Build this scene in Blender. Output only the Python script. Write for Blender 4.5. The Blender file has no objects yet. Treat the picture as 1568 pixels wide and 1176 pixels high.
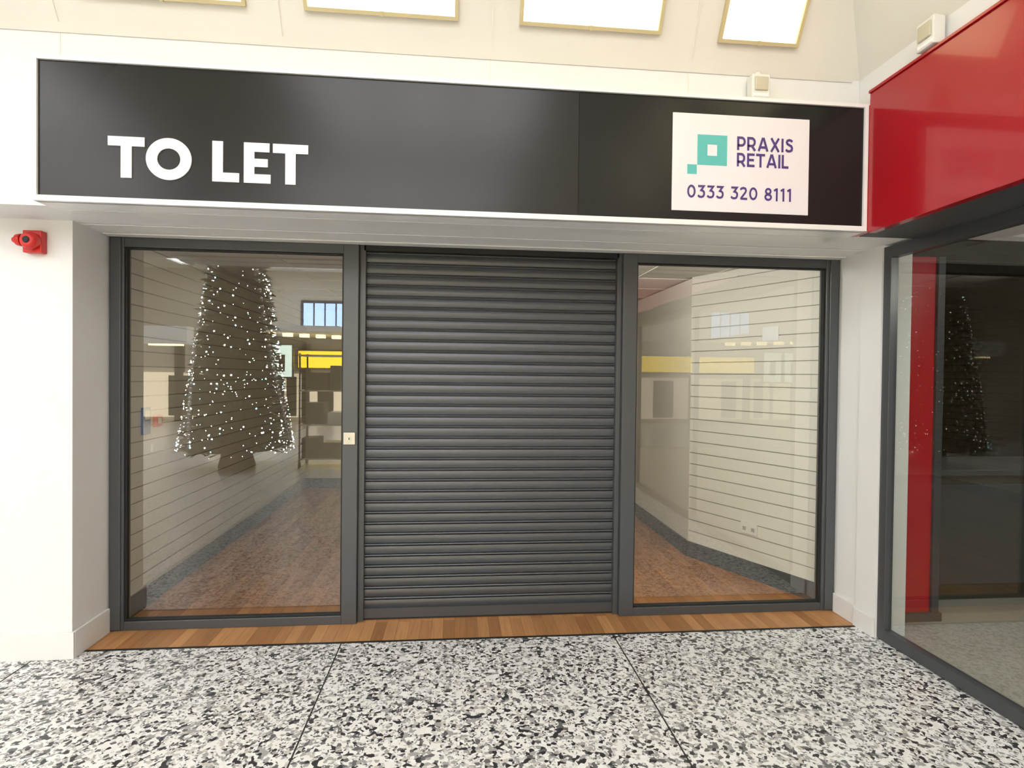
import bpy, math, random
from mathutils import Vector, Matrix
random.seed(4)
S=bpy.context.scene
try:
    S.view_settings.view_transform='Standard'
    S.view_settings.look='None'
    S.view_settings.exposure=0.0
except Exception: pass

# ---------------------------------------------------------------- materials
def mat(name, col, rough=.5, metal=0., bump=None, noise=None, spec=.5, coat=0.):
    m=bpy.data.materials.new(name); m.use_nodes=True
    nt=m.node_tree; b=nt.nodes['Principled BSDF']
    b.inputs['Roughness'].default_value=rough; b.inputs['Metallic'].default_value=metal
    b.inputs['Specular IOR Level'].default_value=spec
    b.inputs['Coat Weight'].default_value=coat
    tc=nt.nodes.new('ShaderNodeTexCoord')
    n=nt.nodes.new('ShaderNodeTexNoise'); n.inputs['Scale'].default_value=(noise or (3,.04))[0]
    n.inputs['Detail'].default_value=4
    nt.links.new(tc.outputs['Object'],n.inputs['Vector'])
    amt=(noise or (3,.03))[1]
    r=nt.nodes.new('ShaderNodeMapRange'); r.inputs['To Min'].default_value=1-amt; r.inputs['To Max'].default_value=1+amt
    nt.links.new(n.outputs['Fac'],r.inputs['Value'])
    v=nt.nodes.new('ShaderNodeVectorMath'); v.operation='SCALE'; v.inputs[0].default_value=col[:3]
    nt.links.new(r.outputs['Result'],v.inputs['Scale'])
    nt.links.new(v.outputs['Vector'],b.inputs['Base Color'])
    if bump:
        n2=nt.nodes.new('ShaderNodeTexNoise'); n2.inputs['Scale'].default_value=bump[0]; n2.inputs['Detail'].default_value=5
        nt.links.new(tc.outputs['Object'],n2.inputs['Vector'])
        bp=nt.nodes.new('ShaderNodeBump'); bp.inputs['Strength'].default_value=bump[1]; bp.inputs['Distance'].default_value=.01
        nt.links.new(n2.outputs['Fac'],bp.inputs['Height']); nt.links.new(bp.outputs['Normal'],b.inputs['Normal'])
    return m
def emis(name,col,strength,sample=True):
    m=bpy.data.materials.new(name); m.use_nodes=True; b=m.node_tree.nodes['Principled BSDF']
    b.inputs['Base Color'].default_value=(*col,1); b.inputs['Emission Color'].default_value=(*col,1); b.inputs['Emission Strength'].default_value=strength
    b.inputs['Roughness'].default_value=.6
    if not sample:
        try: m.cycles.emission_sampling='NONE'
        except Exception: pass
    return m
def glassmat(name, base=.08, tint=(1,1,1)):
    m=bpy.data.materials.new(name); m.use_nodes=True; nt=m.node_tree; nt.nodes.clear()
    o=nt.nodes.new('ShaderNodeOutputMaterial'); mx=nt.nodes.new('ShaderNodeMixShader')
    t=nt.nodes.new('ShaderNodeBsdfTransparent'); t.inputs['Color'].default_value=(*tint,1)
    g=nt.nodes.new('ShaderNodeBsdfGlossy'); g.inputs['Roughness'].default_value=.0; g.inputs['Color'].default_value=(1,1,1,1)
    lw=nt.nodes.new('ShaderNodeLayerWeight'); lw.inputs['Blend'].default_value=.5
    p=nt.nodes.new('ShaderNodeMath'); p.operation='POWER'; p.inputs[1].default_value=5
    q=nt.nodes.new('ShaderNodeMath'); q.operation='MULTIPLY_ADD'; q.inputs[1].default_value=1-base; q.inputs[2].default_value=base
    nt.links.new(lw.outputs['Facing'],p.inputs[0]); nt.links.new(p.outputs[0],q.inputs[0])
    nt.links.new(q.outputs[0],mx.inputs['Fac']); nt.links.new(t.outputs[0],mx.inputs[1]); nt.links.new(g.outputs[0],mx.inputs[2])
    nt.links.new(mx.outputs[0],o.inputs['Surface'])
    return m
def terrazzo():
    m=bpy.data.materials.new('terrazzo'); m.use_nodes=True; nt=m.node_tree; b=nt.nodes['Principled BSDF']; L=nt.links.new
    tc=nt.nodes.new('ShaderNodeTexCoord')
    n=nt.nodes.new('ShaderNodeTexNoise'); n.inputs['Scale'].default_value=38; n.inputs['Detail'].default_value=2
    L(tc.outputs['Object'],n.inputs['Vector'])
    sc=nt.nodes.new('ShaderNodeVectorMath'); sc.operation='MULTIPLY_ADD'; sc.inputs[1].default_value=(.014,.014,0); L(n.outputs['Color'],sc.inputs[0]); L(tc.outputs['Object'],sc.inputs[2])
    def vor(scale):
        v=nt.nodes.new('ShaderNodeTexVoronoi'); v.inputs['Scale'].default_value=scale; v.voronoi_dimensions='2D'; L(sc.outputs[0],v.inputs['Vector'])
        return v
    def ramp(src,els,interp='CONSTANT'):
        r=nt.nodes.new('ShaderNodeValToRGB'); r.color_ramp.interpolation=interp
        while len(r.color_ramp.elements)<len(els): r.color_ramp.elements.new(.5)
        for e,(p,c) in zip(r.color_ramp.elements,els): e.position=p; e.color=(*c,1)
        L(src,r.inputs['Fac']); return r
    v1=vor(57); s1=nt.nodes.new('ShaderNodeSeparateColor'); L(v1.outputs['Color'],s1.inputs[0])
    r1=ramp(s1.outputs[0],[(0,(.035,.035,.04)),(.20,(.14,.14,.145)),(.31,(.38,.375,.37)),(.46,(.84,.83,.81)),(.76,(.58,.55,.51)),(.84,(.88,.88,.87))])
    v2=vor(118); s2=nt.nodes.new('ShaderNodeSeparateColor'); L(v2.outputs['Color'],s2.inputs[0])
    r2=ramp(s2.outputs[1],[(0,(.06,.06,.065)),(.16,(.38,.375,.37)),(.36,(.66,.65,.64)),(.62,(.85,.84,.83))])
    mask=ramp(s1.outputs[1],[(0,(0,0,0)),(.55,(1,1,1))])
    mx=nt.nodes.new('ShaderNodeMix'); mx.data_type='RGBA'; L(mask.outputs[0],mx.inputs['Factor']); L(r1.outputs[0],mx.inputs['A']); L(r2.outputs[0],mx.inputs['B'])
    L(mx.outputs['Result'],b.inputs['Base Color'])
    b.inputs['Roughness'].default_value=.28
    return m
def wood(name,c1,c2):
    m=bpy.data.materials.new(name); m.use_nodes=True; nt=m.node_tree; b=nt.nodes['Principled BSDF']; L=nt.links.new
    tc=nt.nodes.new('ShaderNodeTexCoord')
    mp=nt.nodes.new('ShaderNodeMapping'); mp.inputs['Rotation'].default_value=(0,0,math.pi/2); L(tc.outputs['Object'],mp.inputs['Vector'])
    br=nt.nodes.new('ShaderNodeTexBrick'); L(mp.outputs[0],br.inputs['Vector'])
    br.inputs['Scale'].default_value=1; br.inputs['Brick Width'].default_value=.47; br.inputs['Row Height'].default_value=.072
    br.inputs['Mortar Size'].default_value=.0008; br.offset=.37; br.inputs['Bias'].default_value=0.
    br.inputs['Color1'].default_value=(*c1,1); br.inputs['Color2'].default_value=(*c2,1); br.inputs['Mortar'].default_value=(.12,.055,.02,1)
    mp2=nt.nodes.new('ShaderNodeMapping'); mp2.inputs['Scale'].default_value=(60,4,1); L(tc.outputs['Object'],mp2.inputs['Vector'])
    n=nt.nodes.new('ShaderNodeTexNoise'); n.inputs['Scale'].default_value=1; n.inputs['Detail'].default_value=5; L(mp2.outputs[0],n.inputs['Vector'])
    r=nt.nodes.new('ShaderNodeMapRange'); r.inputs['To Min'].default_value=.65; r.inputs['To Max'].default_value=1.3; L(n.outputs['Fac'],r.inputs['Value'])
    v=nt.nodes.new('ShaderNodeVectorMath'); v.operation='SCALE'; L(br.outputs['Color'],v.inputs[0]); L(r.outputs[0],v.inputs['Scale'])
    L(v.outputs[0],b.inputs['Base Color']); b.inputs['Roughness'].default_value=.42
    return m

M=dict(
 white=mat('white_wall_paint',(.83,.825,.81),.6,bump=(60,.05)),
 cream=mat('cream_ceiling_paint',(.80,.77,.695),.6),
 skirt=mat('white_gloss_paint',(.82,.81,.79),.3),
 anth=mat('anthracite_frame',(.080,.085,.093),.34,metal=.25,spec=.6),
 shut=mat('anthracite_shutter',(.082,.088,.100),.34,metal=.4,spec=.6),
 dark=mat('black_rubber',(.012,.012,.012),.6),
 black=mat('black_sign_panel',(.013,.011,.0095),.23,spec=.36,noise=(1,0)),
 black2=mat('black_sign_panel_right',(.009,.0085,.008),.22,spec=.30,noise=(1,0)),
 trim=mat('white_sign_trim',(.88,.87,.86),.3),
 vinyl=mat('white_vinyl',(.85,.85,.86),.4),
 panel=mat('logo_panel_white',(.83,.80,.83),.4),
 teal=mat('teal_vinyl',(.10,.50,.47),.4),
 purple=mat('purple_vinyl',(.075,.035,.20),.4),
 red=mat('red_gloss_fascia',(.40,.003,.010),.20,spec=.5,coat=.3),
 redp=mat('red_alarm_plastic',(.62,.02,.015),.3),
 redcol=mat('red_panel',(.50,.004,.016),.35),
 terr=terrazzo(), wood=wood('oak_strip_floor',(.33,.145,.050),(.56,.28,.110)),
 wood_dim=wood('oak_strip_floor_dimmed',(.30,.115,.030),(.46,.19,.058)),  # same oak, colour darkened to stand in for the dimmer shop interior
 slat=mat('slatwall_cream',(.77,.74,.665),.45),
 groove=mat('slatwall_groove',(.43,.40,.34),.6),
 grey=mat('grey_skirting',(.06,.065,.068),.5),
 glass=glassmat('shop_glass',.125,(.93,.945,.90)),
 glass2=glassmat('side_shop_glass',.12,(.84,.87,.85)),
 lamp=emis('ceiling_light_diffuser',(1,.93,.60),2.0),
 sky=emis('skylight_glazing',(.95,.975,1.0),6.0),
 tan=mat('light_frame_tan',(.60,.50,.28),.5),
 steel=mat('brushed_steel',(.55,.53,.5),.3,metal=.9),
 plast=mat('white_plastic',(.78,.77,.72),.35),
 lens=mat('sensor_lens',(.55,.50,.38),.2),
 green=mat('fir_needles',(.012,.035,.014),.7,noise=(20,.5)),
 bulb=emis('fairy_light',(1,.95,.82),55.,False),
 bulbb=emis('fairy_light_blue',(.4,.9,1.0),36.,False),
 bark=mat('bark',(.05,.03,.02),.8),
 silver=mat('silver_bauble',(.6,.62,.62),.15,metal=1.),
 yellow=emis('yellow_sign',(1,.70,.02),7.),
 bluewin=emis('daylight_window',(.45,.65,1.),6.5),
 shopglow=emis('lit_shopfront',(1,.86,.62),3.0),
 striplight=emis('strip_light',(1,.80,.4),14.),
 poster=emis('lit_poster',(.75,.95,.85),5.),
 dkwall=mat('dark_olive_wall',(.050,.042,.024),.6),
 palef=mat('pale_shop_floor',(.45,.42,.35),.4,noise=(60,.15)),
 concrete=mat('cream_mall_wall',(.66,.61,.50),.7),
 blue=mat('blue_plastic',(.05,.13,.35),.4),
 grout=mat('dark_grout',(.03,.03,.03),.7),
 ctile=mat('ceiling_tile',(.72,.70,.66),.8,bump=(200,.1)),
)

# ---------------------------------------------------------------- mesh builder
class MB:
    def __init__(s,name): s.n=name; s.v=[]; s.f=[]; s.m=[]; s.ms=[]; s.sm=[]
    def mi(s,k):
        if k not in s.ms: s.ms.append(k)
        return s.ms.index(k)
    def face(s,pts,k,smooth=False):
        i=len(s.v); s.v+= [tuple(p) for p in pts]; s.f.append(tuple(range(i,i+len(pts)))); s.m.append(s.mi(k)); s.sm.append(smooth)
    def box(s,x0,x1,y0,y1,z0,z1,k,T=None):
        c=[(x0,y0,z0),(x1,y0,z0),(x1,y1,z0),(x0,y1,z0),(x0,y0,z1),(x1,y0,z1),(x1,y1,z1),(x0,y1,z1)]
        if T: c=[T(p) for p in c]
        i=len(s.v); s.v+=[tuple(p) for p in c]
        for q in [(0,3,2,1),(4,5,6,7),(0,1,5,4),(1,2,6,5),(2,3,7,6),(3,0,4,7)]:
            s.f.append(tuple(i+a for a in q)); s.m.append(s.mi(k)); s.sm.append(False)
    def sweep(s,prof,a,b,k,smooth=False,km=None):
        i=len(s.v); n=len(prof)
        s.v+=[tuple(a(p)) for p in prof]+[tuple(b(p)) for p in prof]
        for j in range(n-1):
            kk=km(j) if km else k
            s.f.append((i+j,i+n+j,i+n+j+1,i+j+1)); s.m.append(s.mi(kk)); s.sm.append(smooth)
    def cyl(s,c,ax,r0,r1,l,k,n=24,caps=True,smooth=True):
        ax=Vector(ax).normalized(); u=ax.orthogonal().normalized(); w=ax.cross(u); c=Vector(c)
        i=len(s.v)
        for t in range(n):
            a=2*math.pi*t/n; d=u*math.cos(a)+w*math.sin(a)
            s.v.append(tuple(c+d*r0)); s.v.append(tuple(c+ax*l+d*r1))
        for t in range(n):
            j=(t+1)%n; s.f.append((i+2*t,i+2*j,i+2*j+1,i+2*t+1)); s.m.append(s.mi(k)); s.sm.append(smooth)
        if caps:
            s.f.append(tuple(i+2*t for t in range(n))[::-1]); s.m.append(s.mi(k)); s.sm.append(False)
            s.f.append(tuple(i+2*t+1 for t in range(n))); s.m.append(s.mi(k)); s.sm.append(False)
    def ball(s,c,r,k,nu=8,nv=5,sc=(1,1,1)):
        i=len(s.v)
        for a in range(nv+1):
            th=math.pi*a/nv
            for b in range(nu):
                ph=2*math.pi*b/nu
                s.v.append((c[0]+r*sc[0]*math.sin(th)*math.cos(ph),c[1]+r*sc[1]*math.sin(th)*math.sin(ph),c[2]+r*sc[2]*math.cos(th)))
        for a in range(nv):
            for b in range(nu):
                b2=(b+1)%nu
                s.f.append((i+a*nu+b,i+(a+1)*nu+b,i+(a+1)*nu+b2,i+a*nu+b2)); s.m.append(s.mi(k)); s.sm.append(True)
    def build(s,bevel=0,parent=None):
        me=bpy.data.meshes.new(s.n); me.from_pydata(s.v,[],s.f)
        for k in s.ms: me.materials.append(M[k])
        for p,mi,sm in zip(me.polygons,s.m,s.sm): p.material_index=mi; p.use_smooth=sm
        me.update()
        o=bpy.data.objects.new(s.n,me); S.collection.objects.link(o)
        if bevel:
            b=o.modifiers.new('bevel','BEVEL'); b.width=bevel; b.segments=2; b.limit_method='ANGLE'; b.angle_limit=math.radians(50)
        if parent: o.parent=parent
        return o
def empty(name):
    o=bpy.data.objects.new(name,None); S.collection.objects.link(o); o.empty_display_size=.2; return o

ZS=2.43       # soffit height
YB=-.64       # bulkhead front
XB=2.225      # red fascia face
XW=XB+.05     # side bulkhead face
XG=2.63       # side shopfront plane
ZB=3.31       # top of bulkhead

# ---------------------------------------------------------------- floors
fl=MB('floor'); fl.box(-14,2.66,-16,-.27,-.1,0,'terr')
fl.build()
g=MB('trim_floor_joints')
for k in range(-7,2):
    x=.98+1.65*k
    if x<2.6: g.box(x-.0035,x+.0035,-16,-.275,-.01,.0012,'grout')
g.box(-2.12,2.585,-.277,-.262,-.01,.004,'dark')
for yy in (-3.6,-7,-10.4): g.box(-14,2.6,yy-.0035,yy+.0035,-.01,.0012,'grout')
g.build()
w=MB('floor_shop_wood'); w.box(-2.16,2.66,-.268,.03,-.1,.003,'wood'); w.box(-2.16,2.66,.03,4.6,-.1,.003,'wood_dim'); w.build()
w=MB('floor_side_shop'); w.box(2.66,8,-9,5,-.1,.004,'palef'); w.build()

# ---------------------------------------------------------------- main walls
w=MB('wall_left'); w.box(-14,-2.12,-.35,.1,0,ZS,'white'); w.build()
w=MB('wall_right'); w.box(2.615,2.80,-.25,.1,0,ZS,'white'); w.box(2.60,2.80,-.43,-.25,0,ZS,'white'); w.build()
b=MB('baseboard_left')
b.box(-14,-2.103,-.367,-.352,0,.15,'skirt'); b.box(-2.118,-2.103,-.350,-.03,0,.15,'skirt'); b.build(.002)
b=MB('baseboard_right'); b.box(2.597,2.613,-.248,-.03,0,.13,'skirt'); b.box(2.585,2.598,-.43,-.25,0,.12,'skirt'); b.build(.002)
w=MB('wall_bulkhead'); w.box(-14,2.9,YB,.12,ZS,ZB,'white')
for x in (-3.1,-2.0,.16,1.26): w.box(x-.003,x+.003,YB-.002,YB+.01,ZS+.02,ZB,'cream')
w.build()
t=MB('trim_soffit'); t.box(-2.02,2.19,-.62,-.50,ZS-.012,ZS-.001,'skirt'); t.box(-2.11,2.595,-.30,-.285,ZS-.006,ZS-.001,'skirt'); t.box(-2.11,2.595,-.10,-.03,ZS-.010,ZS-.001,'skirt'); t.build(.002)
w=MB('wall_side_bulkhead'); w.box(XW,8,-16,YB-.001,ZS-.0,ZB,'white'); w.build()
t=MB('trim_side_soffit'); t.box(XW+.001,XG-.02,-9,-.66,ZS-.012,ZS-.001,'grey'); t.build()

# ---------------------------------------------------------------- sloped ceiling
cs,sn=.482,.876
SL=1.94
def PF(p): x,s,o=p; return (x, YB-cs*s-sn*o, ZB+sn*s-cs*o)
def PS(p): y,s,o=p; return (XW-cs*s-sn*o, y, ZB+sn*s-cs*o)
c=MB('ceiling_slope')
c.face([PF((-14,0,0)),PF((XW,0,0)),PF((XW-cs*SL,SL,0)),PF((-14,SL,0))],'cream')
for x in (-4.18,-3.09,-2.0,-.92,.165,1.26):
    c.box(x-.006,x+.006,.0,SL,-.01,.005,'cream',PF)
c.box(-14,XB,-.01,.035,-.01,.012,'cream',PF)
c.face([PS((YB,0,0)),PS((-16,0,0)),PS((-16,SL,0)),PS((YB-cs*SL,SL,0))],'cream')
for y in (-2.4,-3.5,-4.6,-5.7): c.box(y-.006,y+.006,0,SL,-.01,.005,'cream',PS)
c.build()
def lightbox(T,a0,a1,s0,s1):
    l=MB('ceiling_light')
    f=.018
    l.box(a0-f,a1+f,s0-f,s0,-.01,.025,'tan',T); l.box(a0-f,a1+f,s1,s1+f,-.01,.025,'tan',T)
    l.box(a0-f,a0,s0,s1,-.01,.025,'tan',T); l.box(a1,a1+f,s0,s1,-.01,.025,'tan',T)
    l.box(a0,a1,s0,s1,-.01,.010,'lamp',T)
    l.box((a0+a1)/2-.008,(a0+a1)/2+.008,s0-f-.004,s0-f+.02,.018,.030,'tan',T)
    return l.build()
for a0,a1,s0,s1 in ((-4.0,-3.25,.18,.95),(-2.93,-2.17,.18,.95),(-1.85,-1.09,.172,.95),(-.77,-.03,.172,.95),(.325,1.05,.174,.95),(1.41,1.83,.158,.42)):
    lightbox(PF,a0,a1,s0,s1)
for a0,a1 in ((-2.25,-1.45),(-3.35,-2.6),(-4.45,-3.7)): lightbox(PS,a0,a1,.19,.95)

# mall shell
ZC=ZB+sn*SL
c=MB('ceiling')
c.box(-14,2.3,-16,YB-cs*SL,ZC,ZC+.1,'cream')
c.build()
k=MB('skylight')
for (x0,x1,y0,y1) in ((-1.9,1.0,-6.4,-3.6),(-3.2,1.0,-11,-7.6),(-8.6,-4.4,-6.6,-3.4),(-8.6,-4.4,-11,-7.6),(-13,-9.6,-6.6,-3.0),(-8.6,0,-15,-12)):
    nx=3
    for i in range(nx):
        a=x0+(x1-x0)*i/nx; bb=x0+(x1-x0)*(i+1)/nx
        k.box(a+.05,bb-.05,y0,y1,ZC-.02,ZC-.005,'sky')
        k.box(a-.05,a+.05,y0-.05,y1+.05,ZC-.06,ZC-.002,'white')
    k.box(x0-.05,x1+.05,y0-.08,y0,ZC-.06,ZC-.002,'white'); k.box(x0-.05,x1+.05,y1,y1+.08,ZC-.06,ZC-.002,'white')
    k.box(x1-.05,x1+.05,y0-.05,y1+.05,ZC-.06,ZC-.002,'white')
k.build()
w=MB('wall_far'); w.box(-14,2.7,-16.2,-16,0,5.2,'concrete')
w.box(-13.5,2.2,-16,-15.9,.15,1.6,'shopglow')
for x in range(-13,3,2): w.box(x-.12,x+.12,-16,-15.8,0,2.6,'dkwall')
for x,x1 in ((-9.3,-8.2),(-7.6,-6.9),(-12.,-11.2),(-5.6,-5.3),(-4.6,-4.1),(-2.3,-1.6),(.2,.7)): w.box(x,x1,-15.95,-15.8,.2,1.5,'dkwall')
w.build()
s=MB('yellow_shop_sign'); s.box(-5.2,1.2,-15.98,-15.7,1.80,2.35,'yellow'); s.box(-5.25,1.25,-15.98,-15.72,1.75,2.40,'dkwall'); s.build()
ps=MB('lit_poster_display')
for a in (-6.6,-5.85): ps.box(a,a+.6,-15.2,-15.1,1.5,2.5,'poster'); ps.box(a-.05,a+.65,-15.22,-15.14,1.45,2.55,'anth'); ps.box(a+.25,a+.35,-15.2,-15.14,0,1.5,'anth'); ps.box(a+.2,a+.4,-15.1,-15.09,1.7,2.2,'green')
ps.build()
wn=MB('window_4'); 
for i in range(4): wn.box(-5.1+i*.36,-4.80+i*.36,-16,-15.93,2.9,3.95,'bluewin')
wn.box(-5.2,-3.68,-16,-15.97,2.8,4.05,'anth'); wn.build()
dl=MB('downlight_row')
for i in range(7): dl.box(-6.4+i*.42,-6.15+i*.42,-13.2-i*.25,-13.0-i*.25,2.70,2.80,'striplight'); 
dl.box(-6.7,-3.3,-15.9,-12.8,2.80,2.95,'white'); dl.build()
dl=MB('downlight_row')
for i in range(3): dl.box(-10.6+i*1.3,-9.8+i*1.3,-12.2,-12.0,2.30,2.34,'striplight')
dl.box(-11,-7,-12.3,-11.9,2.34,2.8,'white'); dl.build()
w=MB('wall_mall_left'); w.box(-14.2,-14,-16,.1,0,5.2,'concrete'); w.build()

# ---------------------------------------------------------------- shopfront windows
def window(name,x0,x1,z0,z1,jl,jr,bot,top,gk='glass'):
    f=MB(name)
    f.box(x0,x0+jl,-.02,.06,z0,z1,'anth'); f.box(x1-jr,x1,-.02,.06,z0,z1,'anth')
    f.box(x0+jl,x1-jr,-.018,.06,z1-top,z1,'anth'); f.box(x0+jl,x1-jr,-.018,.06,z0,z0+bot,'anth')
    a0,a1,b0,b1=x0+jl,x1-jr,z0+bot,z1-top
    e=.010
    for (p0,p1,q0,q1) in ((a0,a1,b0,b0+e),(a0,a1,b1-e,b1),(a0,a0+e,b0,b1),(a1-e,a1,b0,b1)):
        f.box(p0,p1,-.004,.03,q0,q1,'dark')
    f.face([(a0,.012,b0),(a1,.012,b0),(a1,.012,b1),(a0,.012,b1)],gk)
    return f
f=window('window_1',-2.117,-.627,0.003,ZS-.001,.085,.095,.055,.065)
f.box(-2.107,-2.047,-.030,-.020,.01,ZS-.012,'anth')
f.build(.003)
f=window('window_2',1.092,2.613,0.003,ZS-.001,.095,.095,.055,.065); f.box(2.54,2.60,-.030,-.020,.01,ZS-.012,'anth'); f.build(.003)

# ---------------------------------------------------------------- roller shutter
r=MB('roller_shutter')
pitch=.0705; z=.075; prof=[]
while z<2.40:
    # nearly flat lath, then a narrow interlocking bead with a dark crease either side
    for i in range(6):
        a=i/5; prof.append((z+a*pitch*.66, .066-.0035*math.sin(math.pi*a)))
    prof.append((z+pitch*.69,.078)); prof.append((z+pitch*.73,.078))
    for i in range(5):
        a=i/4; prof.append((z+pitch*(.74+.19*a), .066-.0065*math.sin(math.pi*a)))
    prof.append((z+pitch*.95,.078)); prof.append((z+pitch*.985,.078))
    z+=pitch
r.sweep(prof,lambda p:(-.60,p[1],p[0]),lambda p:(1.07,p[1],p[0]),'shut',smooth=False)
r.box(-.60,1.07,.045,.085,.003,.075,'shut')
r.box(-.60,1.07,.042,.050,.003,.012,'dark')
r.box(-.625,-.59,.02,.10,.003,ZS-.001,'anth'); r.box(1.06,1.09,.02,.10,.003,ZS-.001,'anth')
r.box(-.60,1.07,.02,.10,ZS-.035,ZS-.001,'dark')
r.build()

ks=MB('key_switch'); ks.box(-.712,-.640,-.036,-.0205,1.155,1.230,'steel'); ks.cyl((-.676,-.036,1.192),(0,-1,0),.013,.012,.006,'plast'); ks.box(-.679,-.673,-.0435,-.041,1.184,1.200,'dark'); ks.build(.004)

# ---------------------------------------------------------------- sign
sx0,sx1,sz0,sz1,sy=-2.025,2.222,2.415,3.105,-.78
sg=empty('shop_sign')
q=MB('sign_box')
q.box(sx0,sx1,sy+.012,YB-.003,sz0,sz1,'trim')
tb=.026
q.box(sx0,sx1,sy-.012,sy+.02,sz0,sz0+tb,'trim'); q.box(sx0,sx1,sy-.012,sy+.02,sz1-tb*.7,sz1,'trim')
q.box(sx0,sx0+tb*.7,sy-.012,sy+.02,sz0+tb,sz1-tb*.7,'trim'); q.box(sx1-tb*.8,sx1,sy-.012,sy+.02,sz0+tb,sz1-tb*.7,'trim')
q.build(.0,sg)
q=MB('sign_panels'); 
q.box(sx0+.018,.6185,sy,sy+.01,sz0+.026,sz1-.018,'black'); q.box(.6205,sx1-.020,sy,sy+.01,sz0+.026,sz1-.018,'black2'); q.box(.60,.64,sy+.008,sy+.0115,sz0+.028,sz1-.02,'dark'); q.build(0,sg)

def ribbon(mb,pts,wd,T,k,closed=False):
    n=len(pts); Lp=[];Rp=[]
    for i,p in enumerate(pts):
        a=pts[i-1] if (i>0 or closed) else None
        b_=pts[(i+1)%n] if (i<n-1 or closed) else None
        def nm(u,v):
            dx,dy=v[0]-u[0],v[1]-u[1]; l=math.hypot(dx,dy) or 1; return (-dy/l,dx/l)
        if a is None: m_=nm(p,b_); sc=1
        elif b_ is None: m_=nm(a,p); sc=1
        else:
            n1=nm(a,p); n2=nm(p,b_); mx,my=n1[0]+n2[0],n1[1]+n2[1]; l=math.hypot(mx,my) or 1
            m_=(mx/l,my/l); sc=1/max(.45,m_[0]*n1[0]+m_[1]*n1[1])
        h=wd/2*sc
        Lp.append((p[0]+m_[0]*h,p[1]+m_[1]*h)); Rp.append((p[0]-m_[0]*h,p[1]-m_[1]*h))
    for i in range(n if closed else n-1):
        j=(i+1)%n
        mb.face([T(Rp[i]),T(Rp[j]),T(Lp[j]),T(Lp[i])],k)
def ell(cx,cy,rx,ry,n=28,a0=0,a1=360):
    full=abs(a1-a0)>=360
    m=n if full else n+1
    return [(cx+rx*math.cos(math.radians(a0+(a1-a0)*i/n)),cy+ry*math.sin(math.radians(a0+(a1-a0)*i/n))) for i in range(m)]
t=.18;h2=t/2
G={
 'I':(t,[([(h2,0),(h2,1)],0)]),
 'L':(.60,[([(h2,1),(h2,h2),(.60,h2)],0)]),
 'E':(.66,[([(.65,1-h2),(h2,1-h2),(h2,h2),(.66,h2)],0),([(h2,.51),(.6,.51)],0)]),
 'T':(.78,[([(0,1-h2),(.78,1-h2)],0),([(.39,1-h2),(.39,0)],0)]),
 'A':(.92,[([(.09,0),(.44,.99)],0),([(.83,0),(.48,.99)],0),([(.22,.28),(.70,.28)],0)]),
 'X':(.84,[([(.10,0),(.74,1)],0),([(.74,0),(.10,1)],0)]),
 'P':(.72,[([(h2,0),(h2,1-h2),(.38,1-h2)]+ell(.38,.63,.25,.28,12,90,-90)[1:]+[(h2,.35)],0)]),
 'R':(.76,[([(h2,0),(h2,1-h2),(.38,1-h2)]+ell(.38,.63,.25,.28,12,90,-90)[1:]+[(h2,.35)],0),([(.40,.36),(.68,0)],0)]),
 'S':(.70,[([(.62,.80),(.52,.88),(.36,.915),(.2,.86),(.15,.74),(.2,.63),(.38,.54),(.54,.47),(.60,.34),(.57,.18),(.42,.10),(.25,.10),(.07,.2)],0)]),
 '0':(.76,[(ell(.38,.5,.28,.41),1)]),
 '3':(.68,[([(.06,.91),(.56,.91),(.33,.60),(.47,.57),(.58,.47),(.59,.30),(.52,.15),(.36,.09),(.19,.11),(.05,.21)],0)]),
 '2':(.68,[([(.06,.76),(.15,.87),(.32,.915),(.49,.87),(.55,.72),(.49,.57),(.12,.12)],0),([(.06,.09),(.66,.09)],0)]),
 '8':(.72,[(ell(.36,.73,.21,.19,24),1),(ell(.36,.29,.255,.20,24),1)]),
 '1':(.46,[([(.02,.80),(.26,.93)],0),([(.27,1),(.27,0)],0)]),
 ' ':(.32,[]),
}
def text(name,s_,x0,x1,z0,z1,k,y,wd=t,gap=.12):
    mb=MB(name); tot=sum(G[c_][0] for c_ in s_)+gap*(len(s_)-1)
    hh=z1-z0; sx=(x1-x0)/tot; cx=0; e=0
    for c_ in s_:
        gw,st=G[c_]
        for pts,cl in st:
            e+=1; yy=y-.00012*(e%3)
            ribbon(mb,pts,wd,lambda p,cx=cx,yy=yy:(x0+(cx+p[0])*sx,yy,z0+p[1]*hh),k,closed=bool(cl))
        cx+=gw+gap
    return mb.build(0,sg)
LZ0,LZ1=2.540,2.738; sw=.050; ya,yb=sy-.006,sy-.0005
def bigT(x0,x1):
    b=MB('letter_T'); b.box(x0,x1,ya,yb,LZ1-.045,LZ1,'vinyl'); m=(x0+x1)/2; b.box(m-sw/2,m+sw/2,ya,yb,LZ0,LZ1-.045,'vinyl'); b.build(0,sg)
bigT(-1.690,-1.522); bigT(-.920,-.750)
b=MB('letter_L'); b.box(-1.207,-1.207+sw,ya,yb,LZ0,LZ1,'vinyl'); b.box(-1.207+sw,-1.080,ya,yb,LZ0,LZ0+.045,'vinyl'); b.build(0,sg)
b=MB('letter_E'); b.box(-1.058,-1.058+sw,ya,yb,LZ0,LZ1,'vinyl')
b.box(-1.058+sw,-.930,ya,yb,LZ0,LZ0+.044,'vinyl'); b.box(-1.058+sw,-.936,ya,yb,LZ1-.044,LZ1,'vinyl'); b.box(-1.058+sw,-.944,ya,yb,2.620,2.660,'vinyl'); b.build(0,sg)
b=MB('letter_O'); oc=-1.410; ozc=(LZ0+LZ1)/2; N=56
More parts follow.
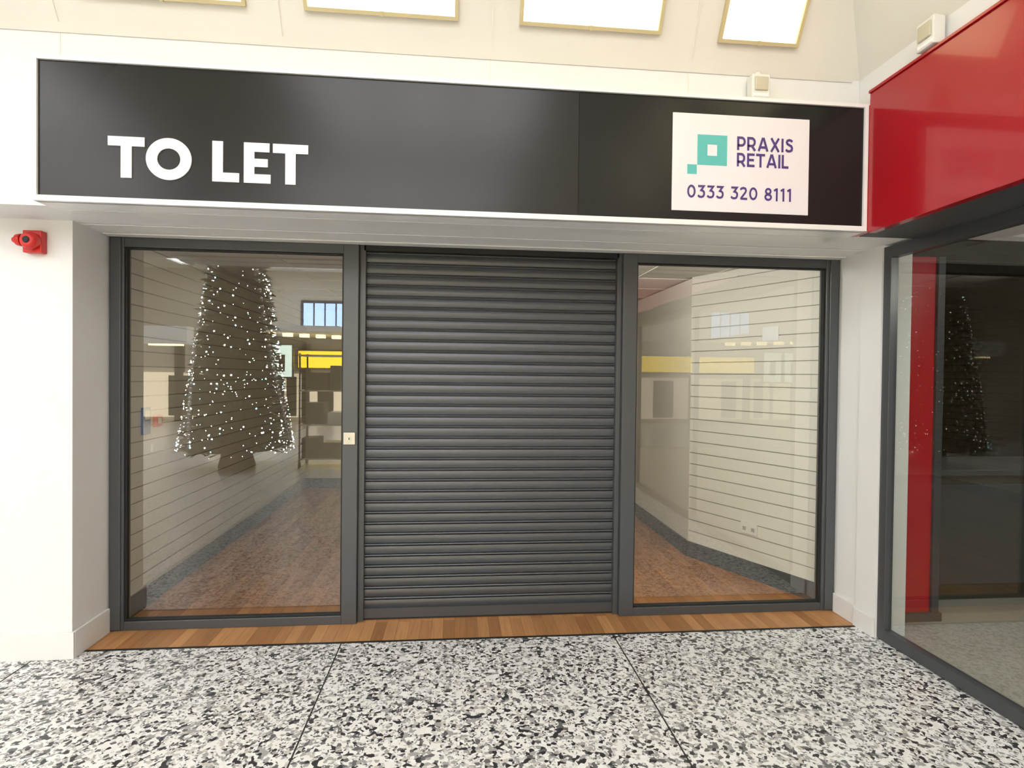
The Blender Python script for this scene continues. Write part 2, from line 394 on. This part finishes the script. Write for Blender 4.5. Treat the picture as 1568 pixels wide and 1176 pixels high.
for (ra,rb_,y_) in ((.054,.106,ya),):
    for i in range(N):
        a=2*math.pi*i/N; a2=2*math.pi*(i+1)/N
        P=lambda r_,an,yy:(oc+r_*math.cos(an),yy,ozc+r_*.96*math.sin(an))
        b.face([P(ra,a,y_),P(rb_,a,y_),P(rb_,a2,y_),P(ra,a2,y_)],'vinyl')
        b.face([P(rb_,a,y_),P(rb_,a,yb),P(rb_,a2,yb),P(rb_,a2,y_)],'vinyl'); b.face([P(ra,a,y_),P(ra,a,yb),P(ra,a2,yb),P(ra,a2,y_)],'vinyl')
b.build(0,sg)
lp=MB('logo_panel'); lp.box(1.122,1.885,sy-.006,sy,2.49,3.005,'panel'); lp.build(.001,sg)
yl=sy-.0075
lg=MB('logo_mark')
lg.box(1.258,1.313,yl,yl+.002,2.735,2.895,'teal'); lg.box(1.367,1.422,yl,yl+.002,2.735,2.895,'teal')
lg.box(1.313,1.367,yl,yl+.002,2.845,2.895,'teal'); lg.box(1.313,1.367,yl,yl+.002,2.735,2.785,'teal')
lg.box(1.204,1.256,yl,yl+.002,2.685,2.735,'teal'); lg.build(0,sg)
text('text_name_top',"PRAXIS",1.477,1.793,2.822,2.895,'purple',yl)
text('text_name_bottom',"RETAIL",1.477,1.768,2.735,2.808,'purple',yl)
text('text_phone',"0333 320 8111",1.204,1.792,2.558,2.628,'purple',yl,.16,.13)

# ---------------------------------------------------------------- red shop fascia (side)
rf=MB('red_shop_fascia')
rf.box(XB,XW-.002,-9,sy-.014,2.405,3.160,'red')
rf.box(XB-.0,XW-.002,sy-.014,YB-.003,2.42,3.10,'red')
rf.box(XB-.010,XW-.002,-9,sy-.014,3.160,3.175,'red')
rf.build(.002)
f=MB('window_3')
y0,y1=-8.0,-.432
f.box(XG-.02,XG+.03,y1-.06,y1,0.005,2.417,'anth')
f.box(XG-.02,XG+.03,y0,y1-.06,0.005,.075,'anth'); f.box(XG-.02,XG+.03,y0,y1-.06,2.345,2.417,'anth')
for yy in (-2.4,-4.4,-6.4,-8): f.box(XG-.02,XG+.03,yy-.03,yy+.03,.075,2.345,'anth')
f.face([(XG+.01,y1-.06,.075),(XG+.01,y0,.075),(XG+.01,y0,2.35),(XG+.01,y1-.06,2.35)],'glass2')
f.build(.002)
w=MB('wall_side_far'); w.box(XG,2.9,-16,-8.03,0,2.42,'concrete'); w.build()
rc=MB('red_column'); rc.box(2.805,3.15,-.22,.08,.06,2.42,'redcol'); rc.box(3.15,3.20,-.24,.08,.06,2.42,'anth'); rc.box(2.805,3.22,-.245,.08,.004,.06,'grey'); rc.build(.003)
w=MB('wall_side_shop'); w.box(2.8,8,3.5,3.6,0,2.6,'dkwall'); w.box(8,8.1,-9,3.6,0,2.6,'dkwall'); w.box(2.9,8,-9.1,-9,0,2.6,'dkwall'); w.build()
w=MB('ceiling_side_shop'); w.box(2.8,8.0,-.6,3.5,2.6,2.7,'dkwall'); w.build()
ct=MB('shop_counter'); ct.box(3.35,6.2,.1,.7,.004,.92,'dkwall'); ct.box(3.3,6.25,.05,.75,.92,.96,'grey'); ct.box(3.42,6.1,.085,.1,.12,.85,'grey'); ct.build(.006)

# ---------------------------------------------------------------- shop interior
def slatwall(name,p0,p1,z0=.14,z1=2.49,flip=1):
    mb=MB(name); d=Vector((p1[0]-p0[0],p1[1]-p0[1],0)).normalized(); n=Vector((-d.y,d.x,0))*flip
    prof=[];mk=[]; z=z0
    while z<z1-.02:
        prof+= [(z,0),(z+.093,0),(z+.093,-.008),(z+.1,-.008)]; mk+=['slat','groove','groove','groove']; z+=.1
    prof.append((z,0))
    A=Vector((*p0,0)); B=Vector((*p1,0))
    mb.sweep(prof,lambda p:A+n*p[1]+Vector((0,0,p[0])),lambda p:B+n*p[1]+Vector((0,0,p[0])),'slat',km=lambda j:mk[j] if j<len(mk) else 'slat')
    a=A+n*.012; b2=B+n*.012
    mb.face([a,b2,b2+Vector((0,0,.14)),a+Vector((0,0,.14))],'grey')
    mb.face([A+Vector((0,0,.14)),B+Vector((0,0,.14)),b2+Vector((0,0,.14)),a+Vector((0,0,.14))],'grey')
    C=[A-n*.012,B-n*.012,B-n*.1,A-n*.1]
    for i in range(4):
        u,v=C[i],C[(i+1)%4]; mb.face([u,v,v+Vector((0,0,2.49)),u+Vector((0,0,2.49))],'groove')
    return mb.build()
slatwall('wall_interior_left',(-2.10,.10),(-2.10,4.5),flip=-1)
slatwall('wall_interior_right',(2.60,.10),(2.08,1.22),flip=1)
w=MB('wall_interior_right_rear'); w.box(2.08,2.3,1.22,4.5,0,2.49,'slat'); w.box(2.06,2.09,1.225,4.5,0.003,.14,'grey'); w.build()
w=MB('wall_interior_back'); w.box(-2.2,2.3,4.5,4.6,0,2.49,'slat'); w.box(-2.1,2.1,4.48,4.51,.003,.14,'grey'); w.build()
c=MB('ceiling_shop'); c.box(-2.3,2.8,.12,4.6,2.5,2.6,'ctile')
for i in range(8): c.box(-2.1,2.6,.12+i*.6,.135+i*.6,2.495,2.502,'slat')
for i in range(8): c.box(-2.0+i*.6,-1.985+i*.6,.12,4.5,2.495,2.502,'slat')
c.build()
so=MB('wall_socket')
dv=Vector((-.52,1.12,0)).normalized(); nv=Vector((-dv.y,dv.x,0))
def TW(o):
    O=Vector((2.60,.10,0))+dv*o[0]
    return lambda p: O+dv*p[0]+nv*p[1]+Vector((0,0,o[1]+p[2]))
so.box(-.075,.075,.001,.012,-.043,.043,'plast',TW((.60,.40)))
so.box(-.055,-.025,.012,.014,-.02,.01,'groove',TW((.60,.40))); so.box(.025,.055,.012,.014,-.02,.01,'groove',TW((.60,.40)))
so.build(.001)
nt_=MB('paper_notice'); nt_.box(-.07,.07,.001,.003,-.055,.055,'vinyl',TW((.44,1.95))); nt_.build()
cp=MB('alarm_control_panel'); cp.box(-2.098,-2.075,.30,.38,1.18,1.36,'blue'); cp.box(-2.098,-2.07,.45,.53,1.22,1.30,'redp'); cp.box(-2.076,-2.072,.31,.37,1.28,1.34,'plast'); cp.box(-2.072,-2.068,.47,.51,1.24,1.28,'plast'); cp.box(-2.098,-2.08,.42,.56,1.05,1.10,'plast'); cp.build(.002)

# ---------------------------------------------------------------- fire alarm sounder
fa=MB('fire_alarm_sounder')
X0,Z0,Y0=-2.325,2.295,-.351
fa.box(X0-.02,X0+.075,Y0-.045,Y0,Z0-.055,Z0+.065,'redp')
fa.cyl((X0+.03,Y0-.045,Z0+.005),(0,-1,0),.046,.046,.03,'redp')
fa.cyl((X0+.03,Y0-.075,Z0+.005),(0,-1,0),.046,.030,.018,'redp')
fa.cyl((X0+.03,Y0-.093,Z0+.005),(0,-1,0),.020,.014,.006,'dark')
fa.cyl((X0-.02,Y0-.045,Z0+.01),(-1,0,0),.034,.030,.028,'redp')
fa.cyl((X0-.048,Y0-.045,Z0+.01),(-1,0,0),.020,.014,.020,'redp')
fa.build(.004)

# ---------------------------------------------------------------- sensors on bulkhead
def sensor(P,ax):
    mb=MB('motion_sensor')
    T=lambda p: (P[0]+p[0]*1.15,P[1]+p[1]*1.1,P[2]+p[2]*1.15) if ax=='y' else (P[0]+p[1]*1.1,P[1]-p[0]*1.15,P[2]+p[2]*1.15)
    mb.box(-.03,.03,-.015,-.003,-.05,.05,'plast',T); mb.box(-.045,.045,-.07,-.015,-.055,.06,'plast',T)
    mb.box(-.033,.033,-.078,-.069,-.02,.045,'lens',T)
    mb.box(-.012,.012,-.04,-.01,.06,.085,'plast',T); mb.box(-.04,.04,-.073,-.06,-.05,-.03,'trim',T)
    return mb.build(.006)
sensor((1.645,YB,3.205),'y'); sensor((XW,-1.19,3.245),'x')

# ---------------------------------------------------------------- christmas tree (behind the viewer, seen in the glass)
TX,TY,TH=-3.70,-6.35,4.85
RR=lambda z: max(.06,.93-.15*z) if z<4.3 else max(.03,.285*(TH-z)/.55)
ct=empty('christmas_tree')
tr=MB('tree_branches'); tr.cyl((TX,TY,0),(0,0,1),.07,.02,TH*.95,'bark',10)
for i in range(7500):
    while True:
        zz=random.uniform(.3,TH-.05)
        if random.random()<RR(zz)/.93: break
    R=RR(zz); a=random.random()*2*math.pi; rr=R*random.uniform(.5,.93)
    b0=Vector((TX+rr*math.cos(a),TY+rr*math.sin(a),zz)); l=random.uniform(.08,.19)
    d=Vector((math.cos(a)+random.uniform(-.5,.5),math.sin(a)+random.uniform(-.5,.5),random.uniform(-.5,.25))).normalized()
    sd=d.cross(Vector((random.uniform(-1,1),random.uniform(-1,1),1))).normalized()*random.uniform(.012,.028)
    tr.face([b0-sd,b0+d*l*.5-sd*1.2,b0+d*l,b0+d*l*.5+sd*1.2,b0+sd],'green')
tr.cyl((TX,TY,.3),(0,0,1),.58,.1,TH-.5,'green',20)
tr.cyl((TX,TY,.02),(0,0,1),.30,.22,.3,'bark',20)
tr.build(0,ct)
tl=MB('tree_lights')
for i in range(800):
    while True:
        zz=random.uniform(.28,TH-.05)
        if random.random()<(RR(zz)/.93)**1.8: break
    R=RR(zz)+.03; a=random.random()*2*math.pi
    tl.ball((TX+R*math.cos(a),TY+R*math.sin(a),zz),random.choice((.006,.007,.009,.014)),'bulb' if random.random()<.85 else 'bulbb',5,3)
tl.build(0,ct)
tb_=MB('tree_baubles')
for i in range(110):
    zz=.4+4.2*(1-math.sqrt(1-(i+.5)/110)); R=RR(zz)+.01; a=i*2.1
    tb_.ball((TX+R*math.cos(a),TY+R*math.sin(a),zz),.04,'silver',10,7)
tb_.build(0,ct)

# open stock trolley parked behind the viewer
tq=MB('stock_trolley')
tx,ty=-2.29,-6.5
for dx in (-.36,.36):
    for dy in (-.25,.25):
        tq.cyl((tx+dx,ty+dy,.10),(0,0,1),.016,.016,1.85,'anth',10); tq.cyl((tx+dx-.015,ty+dy,.05),(1,0,0),.05,.05,.03,'dark',14)
for zz in (.14,.72,1.3,1.9):
    tq.box(tx-.38,tx+.38,ty-.27,ty+.27,zz,zz+.025,'steel')
for zz in (.4,1.0,1.6):
    for dx in (-.36,.36): tq.box(tx+dx-.008,tx+dx+.008,ty-.25,ty+.25,zz,zz+.016,'anth')
for (a,bz,w_,h_,kk) in ((-.2,.165,.28,.34,'dkwall'),(.16,.165,.3,.26,'anth'),(-.15,.745,.34,.36,'grey'),(.2,.745,.22,.2,'plast'),(-.1,1.325,.4,.3,'dkwall'),(.22,1.325,.18,.42,'grey')):
    tq.box(tx+a-w_/2,tx+a+w_/2,ty-.2,ty+.2,bz,bz+h_,kk)
tq.build(.003)

# ---------------------------------------------------------------- world & lights
W=bpy.data.worlds.new('world'); S.world=W; W.use_nodes=True
W.node_tree.nodes['Background'].inputs[0].default_value=(.8,.88,1,1); W.node_tree.nodes['Background'].inputs[1].default_value=.5
def area(name,loc,rot,sx,sy_,e,col):
    l=bpy.data.lights.new(name,'AREA'); l.shape='RECTANGLE'; l.size=sx; l.size_y=sy_; l.energy=e; l.color=col
    o=bpy.data.objects.new(name,l); o.location=loc; o.rotation_euler=rot; S.collection.objects.link(o); return o
area('added_wall_fill',(.55,.36,2.40),(0,math.radians(-55),math.radians(12)),.2,.3,20,(1,.97,.90))  # added fill light, kept out of view, brightens the right slatwall
area('added_column_fill',(4.6,.35,2.58),(0,0,0),1.6,.08,9,(1,.92,.75))
area('added_column_fill',(3.7,-1.7,2.38),(math.radians(40),0,0),.5,.3,12,(1,.94,.85))  # unseen extra light, put in to brighten the red column's front

# ---------------------------------------------------------------- camera
cam=bpy.data.cameras.new('camera'); cam.lens=36*880/1568; cam.sensor_width=36; cam.clip_start=.05
co=bpy.data.objects.new('camera',cam); S.collection.objects.link(co); S.camera=co
rt=Vector((.99541,-.09501,.01134)).normalized(); up=Vector((-.00998,.01470,.99984)); bk=rt.cross(up).normalized(); up=bk.cross(rt)
m=Matrix((rt,up,bk)).transposed().to_4x4(); m.translation=Vector((0,-3.749,1.6)); co.matrix_world=m
